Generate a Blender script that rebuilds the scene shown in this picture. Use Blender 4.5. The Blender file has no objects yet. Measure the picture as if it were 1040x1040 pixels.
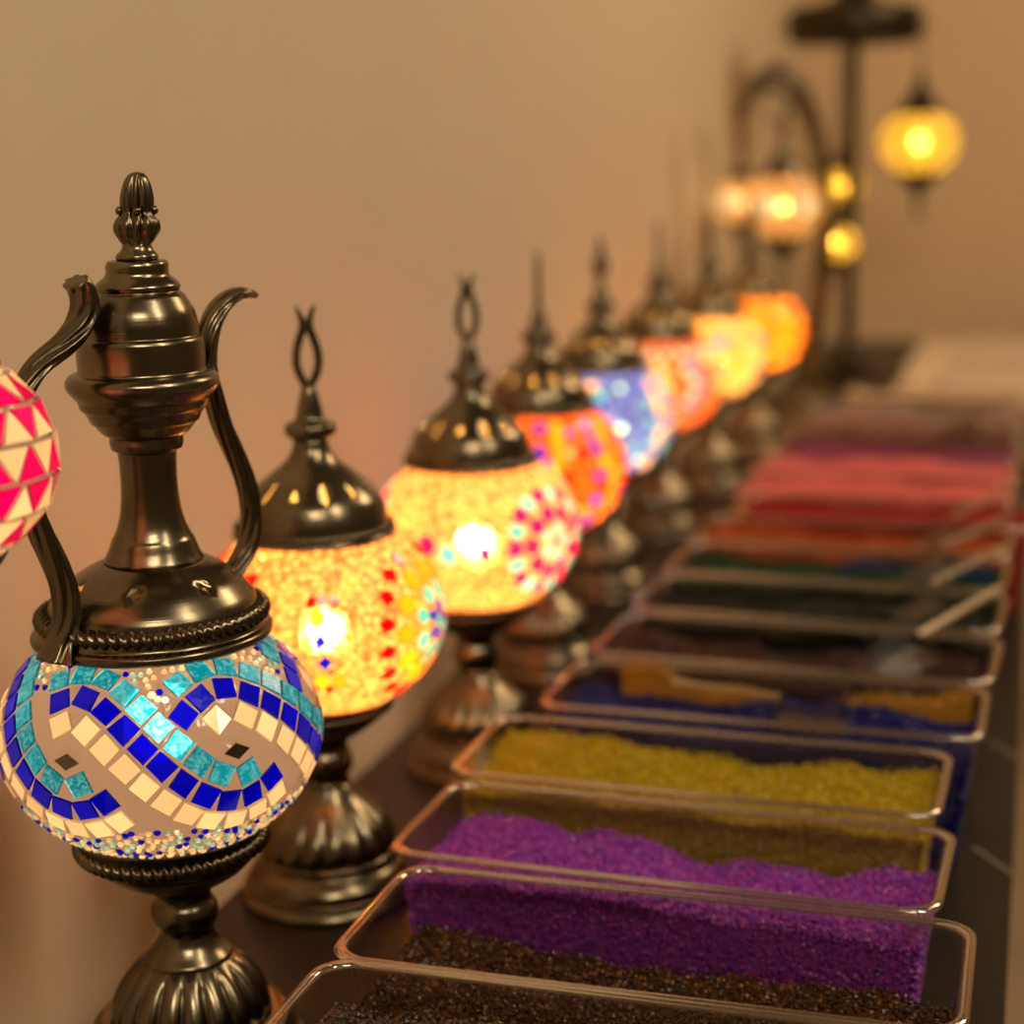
import bpy, math, random
import numpy as np
from mathutils import Vector, Matrix
from mathutils.geometry import delaunay_2d_cdt

random.seed(4)
RNG = np.random.default_rng(7)
PI = math.pi
R_ = math.radians
C = bpy.context.scene.collection
SC = bpy.context.scene
TZ = 0.80            # height of the table top above the floor

# ------------------------------------------------------------------ camera
cam_d = bpy.data.cameras.new('camera')
cam = bpy.data.objects.new('camera', cam_d)
C.objects.link(cam)
SC.camera = cam
cam_d.sensor_width = 36
cam_d.lens = 1780 / 1040 * 36
cam_d.clip_start = 0.02
P, RO, PS = R_(12.0), R_(1.1), R_(17.0)
f_ = Vector((-math.sin(PS) * math.cos(P), math.cos(PS) * math.cos(P), -math.sin(P)))
r_ = Vector((math.cos(PS), math.sin(PS), 0))
u_ = r_.cross(f_)
r2 = r_ * math.cos(RO) - u_ * math.sin(RO)
u2 = u_ * math.cos(RO) + r_ * math.sin(RO)
m = Matrix((r2, u2, -f_)).transposed().to_4x4()
m.translation = Vector((0, 0, 0.425 + TZ))
cam.matrix_world = m
cam_d.dof.use_dof = True
cam_d.dof.focus_distance = 0.735
cam_d.dof.aperture_fstop = 4.4

# ------------------------------------------------------------------ world, lights, exposure
w = bpy.data.worlds.new('world')
SC.world = w
w.use_nodes = True
w.node_tree.nodes['Background'].inputs[0].default_value = (0.80, 0.50, 0.26, 1)
w.node_tree.nodes['Background'].inputs[1].default_value = 0.12


def area(name, loc, target, sx, sy, power, col):
    d = bpy.data.lights.new(name, 'AREA')
    d.shape = 'RECTANGLE'
    d.size, d.size_y = sx, sy
    d.energy = power
    d.color = col
    o = bpy.data.objects.new(name, d)
    C.objects.link(o)
    o.location = loc
    o.rotation_euler = (Vector(target) - Vector(loc)).to_track_quat('-Z', 'Y').to_euler()
    return o


area('ceiling_light', (0.95, 0.30, TZ + 1.55), (-0.3, 1.0, TZ + 0.2), 0.16, 0.9, 9.8, (1, 0.86, 0.68))
area('ceiling_light', (0.45, -0.75, TZ + 1.55), (-0.4, 1.0, TZ + 0.2), 0.7, 0.2, 12, (1, 0.84, 0.66))
area('ceiling_light', (1.0, 2.5, TZ + 1.6), (-0.25, 2.6, TZ + 0.2), 0.7, 0.7, 21, (1, 0.76, 0.50))

SC.view_settings.view_transform = 'Standard'
SC.view_settings.look = 'None'
SC.view_settings.gamma = 1
SC.view_settings.use_curve_mapping = False
SC.view_settings.exposure = 0.0
SC.cycles.use_denoising = True
SC.cycles.max_bounces = 10
SC.cycles.diffuse_bounces = 3
SC.cycles.glossy_bounces = 4
SC.cycles.transmission_bounces = 8
SC.cycles.transparent_max_bounces = 40
SC.cycles.sample_clamp_indirect = 6
SC.cycles.caustics_reflective = False
SC.cycles.caustics_refractive = False


# ------------------------------------------------------------------ materials
def nm(name):
    mt = bpy.data.materials.new(name)
    mt.use_nodes = True
    nt = mt.node_tree
    nt.nodes.clear()
    out = nt.nodes.new('ShaderNodeOutputMaterial')
    return mt, nt, out


def N(nt, typ, **kw):
    n = nt.nodes.new(typ)
    for k, v in kw.items():
        if k.startswith('i_'):
            n.inputs[k[2:].replace('_', ' ')].default_value = v
        else:
            setattr(n, k, v)
    return n


def rgba(c):
    return (c[0], c[1], c[2], 1)


def principled(name, col, rough=0.5, metal=0.0, bump=None, vary=None, spec=0.5, coat=0.0):
    """vary=(scale, colour2); bump=(scale, strength)"""
    mt, nt, out = nm(name)
    p = nt.nodes.new('ShaderNodeBsdfPrincipled')
    p.inputs['Base Color'].default_value = rgba(col)
    p.inputs['Roughness'].default_value = rough
    p.inputs['Metallic'].default_value = metal
    p.inputs['Specular IOR Level'].default_value = spec
    p.inputs['Coat Weight'].default_value = coat
    nt.links.new(p.outputs[0], out.inputs[0])
    tc = nt.nodes.new('ShaderNodeTexCoord')
    if vary:
        n = N(nt, 'ShaderNodeTexNoise')
        n.inputs['Scale'].default_value = vary[0]
        n.inputs['Detail'].default_value = 4
        nt.links.new(tc.outputs['Object'], n.inputs['Vector'])
        mx = N(nt, 'ShaderNodeMix', data_type='RGBA')
        mx.inputs['A'].default_value = rgba(col)
        mx.inputs['B'].default_value = rgba(vary[1])
        nt.links.new(n.outputs['Fac'], mx.inputs['Factor'])
        nt.links.new(mx.outputs['Result'], p.inputs['Base Color'])
    if bump:
        n = N(nt, 'ShaderNodeTexNoise')
        n.inputs['Scale'].default_value = bump[0]
        nt.links.new(tc.outputs['Object'], n.inputs['Vector'])
        b = N(nt, 'ShaderNodeBump')
        b.inputs['Strength'].default_value = bump[1]
        b.inputs['Distance'].default_value = 0.002
        nt.links.new(n.outputs['Fac'], b.inputs['Height'])
        nt.links.new(b.outputs[0], p.inputs['Normal'])
    return mt


def brass(name, col, col2, rough, brushed=True):
    mt, nt, out = nm(name)
    p = nt.nodes.new('ShaderNodeBsdfPrincipled')
    p.inputs['Metallic'].default_value = 1
    p.inputs['Roughness'].default_value = rough
    nt.links.new(p.outputs[0], out.inputs[0])
    if brushed:
        p.inputs['Anisotropic'].default_value = 0.45
        tg = N(nt, 'ShaderNodeTangent', direction_type='RADIAL', axis='Z')
        nt.links.new(tg.outputs[0], p.inputs['Tangent'])
    tc = nt.nodes.new('ShaderNodeTexCoord')
    n = N(nt, 'ShaderNodeTexNoise')
    n.inputs['Scale'].default_value = 30
    n.inputs['Detail'].default_value = 5
    nt.links.new(tc.outputs['Object'], n.inputs['Vector'])
    mx = N(nt, 'ShaderNodeMix', data_type='RGBA')
    mx.inputs['A'].default_value = rgba(col)
    mx.inputs['B'].default_value = rgba(col2)
    rp = N(nt, 'ShaderNodeMapRange')
    rp.inputs['From Min'].default_value = 0.35
    rp.inputs['From Max'].default_value = 0.65
    nt.links.new(n.outputs['Fac'], rp.inputs['Value'])
    nt.links.new(rp.outputs[0], mx.inputs['Factor'])
    nt.links.new(mx.outputs['Result'], p.inputs['Base Color'])
    if brushed:
        mp = N(nt, 'ShaderNodeMapping')
        mp.inputs['Scale'].default_value = (12, 12, 2600)
        nt.links.new(tc.outputs['Object'], mp.inputs['Vector'])
        n2 = N(nt, 'ShaderNodeTexNoise')
        n2.inputs['Scale'].default_value = 1
        n2.inputs['Detail'].default_value = 2
        nt.links.new(mp.outputs[0], n2.inputs['Vector'])
        b = N(nt, 'ShaderNodeBump')
        b.inputs['Strength'].default_value = 0.12
        b.inputs['Distance'].default_value = 0.0004
        nt.links.new(n2.outputs['Fac'], b.inputs['Height'])
        nt.links.new(b.outputs[0], p.inputs['Normal'])
    return mt


def glass_sheet(name, col, kind='tile', see=0.22, rough=0.36, refl=1.0):
    """stained glass lit from inside: diffuse + rough transmission, glossy skin"""
    mt, nt, out = nm(name)
    L = nt.links.new
    tc = nt.nodes.new('ShaderNodeTexCoord')
    at = N(nt, 'ShaderNodeAttribute', attribute_name='tint')
    normal = None
    hsv = N(nt, 'ShaderNodeHueSaturation')
    hsv.inputs['Color'].default_value = rgba(col)
    mr = N(nt, 'ShaderNodeMapRange')
    mr.inputs['To Min'].default_value = 0.72
    mr.inputs['To Max'].default_value = 1.15
    L(at.outputs['Fac'], mr.inputs['Value'])
    L(mr.outputs[0], hsv.inputs['Value'])
    colsock = hsv.outputs[0]
    bump = N(nt, 'ShaderNodeBump')
    bump.inputs['Distance'].default_value = 0.001
    if kind == 'streaky':        # the marbled cyan glass
        n = N(nt, 'ShaderNodeTexNoise')
        n.inputs['Scale'].default_value = 260
        n.inputs['Detail'].default_value = 3
        n.inputs['Distortion'].default_value = 1.5
        L(tc.outputs['Object'], n.inputs['Vector'])
        mx = N(nt, 'ShaderNodeMix', data_type='RGBA')
        rr = N(nt, 'ShaderNodeMapRange')
        rr.inputs['From Min'].default_value = 0.42
        rr.inputs['From Max'].default_value = 0.72
        L(n.outputs['Fac'], rr.inputs['Value'])
        L(rr.outputs[0], mx.inputs['Factor'])
        L(colsock, mx.inputs['A'])
        mx.inputs['B'].default_value = (col[0] * 3 + .10, min(1, col[1] * 1.5 + .08), min(1, col[2] * 1.25 + .06), 1)
        colsock = mx.outputs['Result']
        L(n.outputs['Fac'], bump.inputs['Height'])
        bump.inputs['Strength'].default_value = 0.35
    elif kind == 'beads':        # field of tiny seed beads
        v = N(nt, 'ShaderNodeTexVoronoi')
        v.inputs['Scale'].default_value = 300
        v.inputs['Randomness'].default_value = 0.75
        L(tc.outputs['Object'], v.inputs['Vector'])
        rr = N(nt, 'ShaderNodeMapRange')
        rr.inputs['From Min'].default_value = 0.25
        rr.inputs['From Max'].default_value = 0.65
        rr.inputs['To Min'].default_value = 1.0
        rr.inputs['To Max'].default_value = 0.38
        L(v.outputs['Distance'], rr.inputs['Value'])
        sp = N(nt, 'ShaderNodeSeparateColor')
        L(v.outputs['Color'], sp.inputs[0])
        m2 = N(nt, 'ShaderNodeMath', operation='MULTIPLY_ADD')
        L(sp.outputs[0], m2.inputs[0])
        m2.inputs[1].default_value = 0.75
        m2.inputs[2].default_value = 0.35
        m3 = N(nt, 'ShaderNodeMath', operation='MULTIPLY')
        L(rr.outputs[0], m3.inputs[0])
        L(m2.outputs[0], m3.inputs[1])
        mx = N(nt, 'ShaderNodeMix', data_type='RGBA', blend_type='MULTIPLY')
        mx.inputs['Factor'].default_value = 1
        mx.inputs['A'].default_value = rgba(col)
        L(m3.outputs[0], mx.inputs['B'])
        colsock = mx.outputs['Result']
        inv = N(nt, 'ShaderNodeMath', operation='MULTIPLY')
        L(v.outputs['Distance'], inv.inputs[0])
        inv.inputs[1].default_value = -1
        L(inv.outputs[0], bump.inputs['Height'])
        bump.inputs['Strength'].default_value = 0.9
        bump.inputs['Distance'].default_value = 0.0016
    else:
        n = N(nt, 'ShaderNodeTexNoise')
        n.inputs['Scale'].default_value = 180
        L(tc.outputs['Object'], n.inputs['Vector'])
        L(n.outputs['Fac'], bump.inputs['Height'])
        bump.inputs['Strength'].default_value = 0.12
    tr = N(nt, 'ShaderNodeBsdfTranslucent')
    L(colsock, tr.inputs['Color'])
    rf = N(nt, 'ShaderNodeBsdfRefraction')
    rf.inputs['IOR'].default_value = 1.08
    rf.inputs['Roughness'].default_value = rough
    L(colsock, rf.inputs['Color'])
    L(bump.outputs[0], rf.inputs['Normal'])
    df = N(nt, 'ShaderNodeBsdfDiffuse')
    L(colsock, df.inputs['Color'])
    if kind == 'beads':
        tp = N(nt, 'ShaderNodeBsdfTransparent')
        tp.inputs['Color'].default_value = (1, .68, .26, 1) if col[0] > .5 else rgba([min(1, v * 1.6) for v in col])
        m0 = N(nt, 'ShaderNodeMixShader')
        mp_ = N(nt, 'ShaderNodeMath', operation='POWER')
        L(m3.outputs[0], mp_.inputs[0])
        mp_.inputs[1].default_value = 4
        mt_ = N(nt, 'ShaderNodeMath', operation='MULTIPLY')
        L(mp_.outputs[0], mt_.inputs[0])
        mt_.inputs[1].default_value = .30
        L(mt_.outputs[0], m0.inputs[0])
        L(tr.outputs[0], m0.inputs[1])
        L(tp.outputs[0], m0.inputs[2])
        tr = m0
    m1 = N(nt, 'ShaderNodeMixShader')
    m1.inputs[0].default_value = see
    L(tr.outputs[0], m1.inputs[1])
    L(rf.outputs[0], m1.inputs[2])
    m2s = N(nt, 'ShaderNodeMixShader')
    m2s.inputs[0].default_value = 0.2
    L(m1.outputs[0], m2s.inputs[1])
    L(df.outputs[0], m2s.inputs[2])
    gl = N(nt, 'ShaderNodeBsdfGlossy')
    gl.inputs['Roughness'].default_value = 0.12
    gl.inputs['Color'].default_value = (refl, refl, refl, 1)
    L(bump.outputs[0], gl.inputs['Normal'])
    fr = N(nt, 'ShaderNodeFresnel')
    fr.inputs['IOR'].default_value = 1.5
    m3s = N(nt, 'ShaderNodeMixShader')
    L(fr.outputs[0], m3s.inputs[0])
    L(m2s.outputs[0], m3s.inputs[1])
    L(gl.outputs[0], m3s.inputs[2])
    L(m3s.outputs[0], out.inputs[0])
    return mt


def acrylic(name, col=(.98, .975, .965), ior=1.45):
    mt, nt, out = nm(name)
    t = N(nt, 'ShaderNodeBsdfTransparent')
    t.inputs['Color'].default_value = rgba(col)
    g = N(nt, 'ShaderNodeBsdfGlossy')
    g.inputs['Roughness'].default_value = 0.05
    lw = N(nt, 'ShaderNodeLayerWeight')
    lw.inputs['Blend'].default_value = 0.5
    pw = N(nt, 'ShaderNodeMath', operation='POWER')
    nt.links.new(lw.outputs['Facing'], pw.inputs[0])
    pw.inputs[1].default_value = 5
    fr = N(nt, 'ShaderNodeMath', operation='MULTIPLY_ADD')
    nt.links.new(pw.outputs[0], fr.inputs[0])
    fr.inputs[1].default_value = .8
    fr.inputs[2].default_value = ior - 1.41
    mx = N(nt, 'ShaderNodeMixShader')
    nt.links.new(fr.outputs[0], mx.inputs[0])
    nt.links.new(t.outputs[0], mx.inputs[1])
    nt.links.new(g.outputs[0], mx.inputs[2])
    nt.links.new(mx.outputs[0], out.inputs[0])
    return mt


def glass(name, col, rough=0.03, ior=1.45):
    mt, nt, out = nm(name)
    g = N(nt, 'ShaderNodeBsdfGlass')
    g.inputs['Color'].default_value = rgba(col)
    g.inputs['Roughness'].default_value = rough
    g.inputs['IOR'].default_value = ior
    nt.links.new(g.outputs[0], out.inputs[0])
    return mt


def rim_mat(name):
    """polished edge of clear acrylic: gathers the light of the room"""
    mt, nt, out = nm(name)
    g = N(nt, 'ShaderNodeBsdfTransparent')
    g.inputs['Color'].default_value = (.90, .87, .82, 1)
    t = N(nt, 'ShaderNodeBsdfTranslucent')
    t.inputs['Color'].default_value = (.9, .78, .62, 1)
    d = N(nt, 'ShaderNodeBsdfGlossy')
    d.inputs['Color'].default_value = (1, .93, .82, 1)
    d.inputs['Roughness'].default_value = .11
    cur = g
    for o, k in ((t, .10), (d, .38)):
        mx = N(nt, 'ShaderNodeMixShader')
        mx.inputs[0].default_value = k
        nt.links.new(cur.outputs[0], mx.inputs[1])
        nt.links.new(o.outputs[0], mx.inputs[2])
        cur = mx
    nt.links.new(cur.outputs[0], out.inputs[0])
    return mt


def bead_mat(name, cols, rough=0.36):
    """glass chips: every chip takes one of the colours"""
    mt, nt, out = nm(name)
    p = nt.nodes.new('ShaderNodeBsdfPrincipled')
    p.inputs['Roughness'].default_value = rough
    p.inputs['Specular IOR Level'].default_value = 0.4
    g = nt.nodes.new('ShaderNodeNewGeometry')
    cr = nt.nodes.new('ShaderNodeValToRGB')
    cr.color_ramp.interpolation = 'LINEAR'
    e = cr.color_ramp.elements
    while len(e) < len(cols):
        e.new(0.5)
    for i, c in enumerate(cols):
        e[i].position = i / (len(cols) - 1)
        e[i].color = rgba(c)
    nt.links.new(g.outputs['Random Per Island'], cr.inputs['Fac'])
    nt.links.new(cr.outputs[0], p.inputs['Base Color'])
    tl = nt.nodes.new('ShaderNodeBsdfTranslucent')
    nt.links.new(cr.outputs[0], tl.inputs['Color'])
    mx = N(nt, 'ShaderNodeMixShader')
    mx.inputs[0].default_value = 0.25
    nt.links.new(p.outputs[0], mx.inputs[1])
    nt.links.new(tl.outputs[0], mx.inputs[2])
    nt.links.new(mx.outputs[0], out.inputs[0])
    return mt


def emit(name, col, s):
    mt, nt, out = nm(name)
    e = N(nt, 'ShaderNodeEmission')
    e.inputs[0].default_value = rgba(col)
    e.inputs[1].default_value = s
    nt.links.new(e.outputs[0], out.inputs[0])
    return mt


BRASS = brass('antique_brass', (.24, .19, .115), (.14, .11, .063), .23)
BRASS_P = brass('antique_brass_cast', (.22, .175, .105), (.13, .10, .058), .25, False)
BRASS_D = brass('dark_brass', (.07, .052, .03), (.04, .03, .018), .4, False)
BRASS_IN = principled('gilt_inside', (.34, .19, .05), .6, .5)
BULB_DIM = emit('bulb_glow_dim', (1.0, .70, .36), 42)
BULB_PK = emit('bulb_glow_pink_lamp', (1.0, .70, .36), 85)
BULB_LAN = emit('bulb_glow_lantern', (1.0, .72, .33), 230)
BULB = emit('bulb_glow', (1.0, .72, .31), 500)
BULB_HOT = emit('bulb_glow_strong', (1.0, .72, .33), 560)
CORD = principled('black_cord', (.012, .011, .010), .5)

G = {
    'grout': glass_sheet('grout', (.30, .21, .18), see=0.0),
    'blue': glass_sheet('cobalt_glass', (.0, .0, .62), see=.05),
    'cyan': glass_sheet('marbled_cyan_glass', (.0, .27, .56), 'streaky', see=.22),
    'cream': glass_sheet('cream_glass', (.86, .62, .42), see=.02),
    'bcream': glass_sheet('cream_bead', (.95, .72, .48), see=.08),
    'bclear': glass_sheet('pale_green_bead', (.40, .72, .72), see=.25),
    'mirror': brass('smoky_mirror', (.30, .26, .22), (.2, .17, .14), .06, False),
    'white': glass_sheet('white_glass', (.80, .90, 1), see=.20),
    'beads': glass_sheet('gold_clear_beads', (1, .36, .12), 'beads', see=.30, rough=.5),
    'pbeads': glass_sheet('pale_beads', (.60, .33, .13), 'beads', see=.15),
    'red': glass_sheet('red_glass', (.45, .0, .0), see=.03),
    'orange': glass_sheet('orange_glass', (.62, .12, .004), see=.04),
    'yellow': glass_sheet('yellow_glass', (.62, .17, .005), see=.05),
    'magenta': glass_sheet('magenta_glass', (.46, .0, .07), see=.03),
    'turq': glass_sheet('turquoise_glass', (.01, .20, .26), 'streaky', see=.06),
    'navy': glass_sheet('dark_blue_glass', (.0, .003, .30), see=.03),
    'cream2': glass_sheet('pale_cream_glass', (.48, .23, .11), see=.04),
    'obeads': glass_sheet('orange_beads', (.75, .09, .008), 'beads', see=.22),
    'bbeads': glass_sheet('pale_blue_beads', (.10, .14, .60), 'beads', see=.12),
    'ybeads': glass_sheet('yellow_beads', (.72, .22, .02), 'beads', see=.3, rough=.3),
    'lbeads': glass_sheet('lantern_yellow_beads', (.95, .62, .09), 'beads', see=.22, rough=.3),
    'magenta2': glass_sheet('hot_pink_glass', (.92, .0, .17), see=.05),
    'rbeads': glass_sheet('coral_beads', (.45, .09, .035), 'beads', see=.12),
    'pcream': glass_sheet('warm_cream_glass', (.98, .72, .48), see=.03),
    'pink': glass_sheet('pink_bead', (1, .50, .42), see=.1),
}
ACR = acrylic('clear_acrylic')
ACR_RIM = rim_mat('clear_acrylic_rim')


# ------------------------------------------------------------------ geometry helpers
def mk(name, verts, faces, mats, parent=None, loc=(0, 0, 0), smooth=True, fmat=None, tint=None):
    me = bpy.data.meshes.new(name)
    if isinstance(verts, np.ndarray):
        verts = verts.tolist()
    me.from_pydata([tuple(v) for v in verts], [], faces)
    if not isinstance(mats, (list, tuple)):
        mats = [mats]
    for q in mats:
        me.materials.append(q)
    if fmat is not None:
        me.polygons.foreach_set('material_index', fmat)
    sm = smooth if not isinstance(smooth, bool) else [smooth] * len(me.polygons)
    me.polygons.foreach_set('use_smooth', sm)
    if tint is not None:
        a = me.attributes.new('tint', 'FLOAT', 'FACE')
        a.data.foreach_set('value', tint)
    me.update()
    o = bpy.data.objects.new(name, me)
    C.objects.link(o)
    o.parent = parent
    o.location = loc
    return o


def tag(o, label=None, cat=None, group=None, kind=None):
    for k, v in (('label', label), ('category', cat), ('group', group), ('kind', kind)):
        if v:
            o[k] = v
    return o


def empty(name, loc, label, cat, group=None, rz=0):
    o = bpy.data.objects.new(name, None)
    C.objects.link(o)
    o.location = loc
    o.rotation_euler = (0, 0, rz)
    o.empty_display_size = 0.02
    return tag(o, label, cat, group)


def soften(pts, k=0.22, lim=0.0025):
    """round the corners of a profile a little"""
    out = [pts[0]]
    for a, b, c in zip(pts[:-2], pts[1:-1], pts[2:]):
        a, b, c = np.array(a, float), np.array(b, float), np.array(c, float)
        la, lc = np.linalg.norm(b - a), np.linalg.norm(c - b)
        t = min(lim, k * la * 1.6, k * lc * 1.6)
        p0 = b + (a - b) / la * t
        p2 = b + (c - b) / lc * t
        out += [tuple(p0), tuple((p0 + 2 * b + p2) / 4), tuple(p2)]
    out.append(pts[-1])
    return out


def spline(pts, n=6):
    """Catmull-Rom through points"""
    pts = [np.array(p, float) for p in pts]
    q = [2 * pts[0] - pts[1]] + pts + [2 * pts[-1] - pts[-2]]
    out = []
    for i in range(1, len(q) - 2):
        for t in np.linspace(0, 1, n, endpoint=False):
            a, b, c, d = q[i - 1:i + 3]
            out.append(.5 * ((2 * b) + (c - a) * t + (2 * a - 5 * b + 4 * c - d) * t * t + (3 * b - a - 3 * c + d) * t ** 3))
    out.append(pts[-1])
    return out


def lathe(prof, n=96, rfun=None, bend=None, caps=True):
    V, F = [], []
    L = len(prof)
    for i, (r, z) in enumerate(prof):
        for j in range(n):
            a = 2 * PI * j / n
            rr = r if rfun is None else rfun(r, z, a)
            x, y = rr * math.cos(a), rr * math.sin(a)
            if bend:
                bx, by = bend(z)
                x += bx
                y += by
            V.append((x, y, z))
    for i in range(L - 1):
        for j in range(n):
            k = (j + 1) % n
            F.append((i * n + j, i * n + k, (i + 1) * n + k, (i + 1) * n + j))
    if caps:
        F.append(tuple(range(n - 1, -1, -1)))
        F.append(tuple((L - 1) * n + j for j in range(n)))
    return V, F


def join(*vf):
    V, F = [], []
    for v, f in vf:
        o = len(V)
        V += list(v)
        F += [tuple(i + o for i in q) for q in f]
    return V, F


def sweep(path, rad, n=14, flat=1.0, lobes=0, lobe=0.0, twist=0.0, side=None):
    """path: list of 3D; rad(t); flat = thickness across 'side' relative to width"""
    path = [Vector(p) for p in path]
    V, F = [], []
    L = len(path)
    for i, p in enumerate(path):
        t = (path[min(i + 1, L - 1)] - path[max(i - 1, 0)]).normalized()
        sd = Vector(side) if side else (Vector((0, 0, 1)) if abs(t.z) < .9 else Vector((1, 0, 0)))
        a = t.cross(sd).normalized()
        b = a.cross(t).normalized()
        tt = i / (L - 1)
        rr = rad(tt)
        for j in range(n):
            ph = 2 * PI * j / n
            q = 1 + (lobe * math.cos(lobes * (ph + twist * tt)) if lobes else 0)
            V.append(p + a * (math.cos(ph) * rr * q * flat) + b * (math.sin(ph) * rr * q))
    for i in range(L - 1):
        for j in range(n):
            k = (j + 1) % n
            F.append((i * n + j, (i + 1) * n + j, (i + 1) * n + k, i * n + k))
    F.append(tuple(range(n)))
    F.append(tuple((L - 1) * n + j for j in range(n - 1, -1, -1)))
    return V, F


def rope_ring(R, z, r, n_str, slant=1.0, nb=12, bend=None):
    """twisted rope band round the axis"""
    n = n_str * 8
    V, F = [], []
    for i in range(n):
        a = 2 * PI * i / n
        for j in range(nb):
            ph = 2 * PI * j / nb
            q = r * (1 + .34 * math.cos(n_str * a + slant * ph))
            rr = R + q * math.cos(ph)
            x, y, zz = rr * math.cos(a), rr * math.sin(a), z + q * math.sin(ph)
            if bend:
                b = bend(z)
                x += b[0]
                y += b[1]
            V.append((x, y, zz))
    for i in range(n):
        for j in range(nb):
            i2, j2 = (i + 1) % n, (j + 1) % nb
            F.append((i * nb + j, i2 * nb + j, i2 * nb + j2, i * nb + j2))
    return V, F


def sphere(c, r, nu=16, nv=9, sc=(1, 1, 1)):
    prof = [(max(1e-5, r * math.sin(PI * i / nv)), -r * math.cos(PI * i / nv)) for i in range(nv + 1)]
    v, f = lathe(prof, nu)
    return [(c[0] + x * sc[0], c[1] + y * sc[1], c[2] + z * sc[2]) for x, y, z in v], f


def box(c, s):
    x, y, z = c
    a, b, h = s[0] / 2, s[1] / 2, s[2] / 2
    V = [(x + i * a, y + j * b, z + k * h) for i in (-1, 1) for j in (-1, 1) for k in (-1, 1)]
    return V, [(0, 1, 3, 2), (4, 6, 7, 5), (0, 4, 5, 1), (2, 3, 7, 6), (0, 2, 6, 4), (1, 5, 7, 3)]


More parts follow.
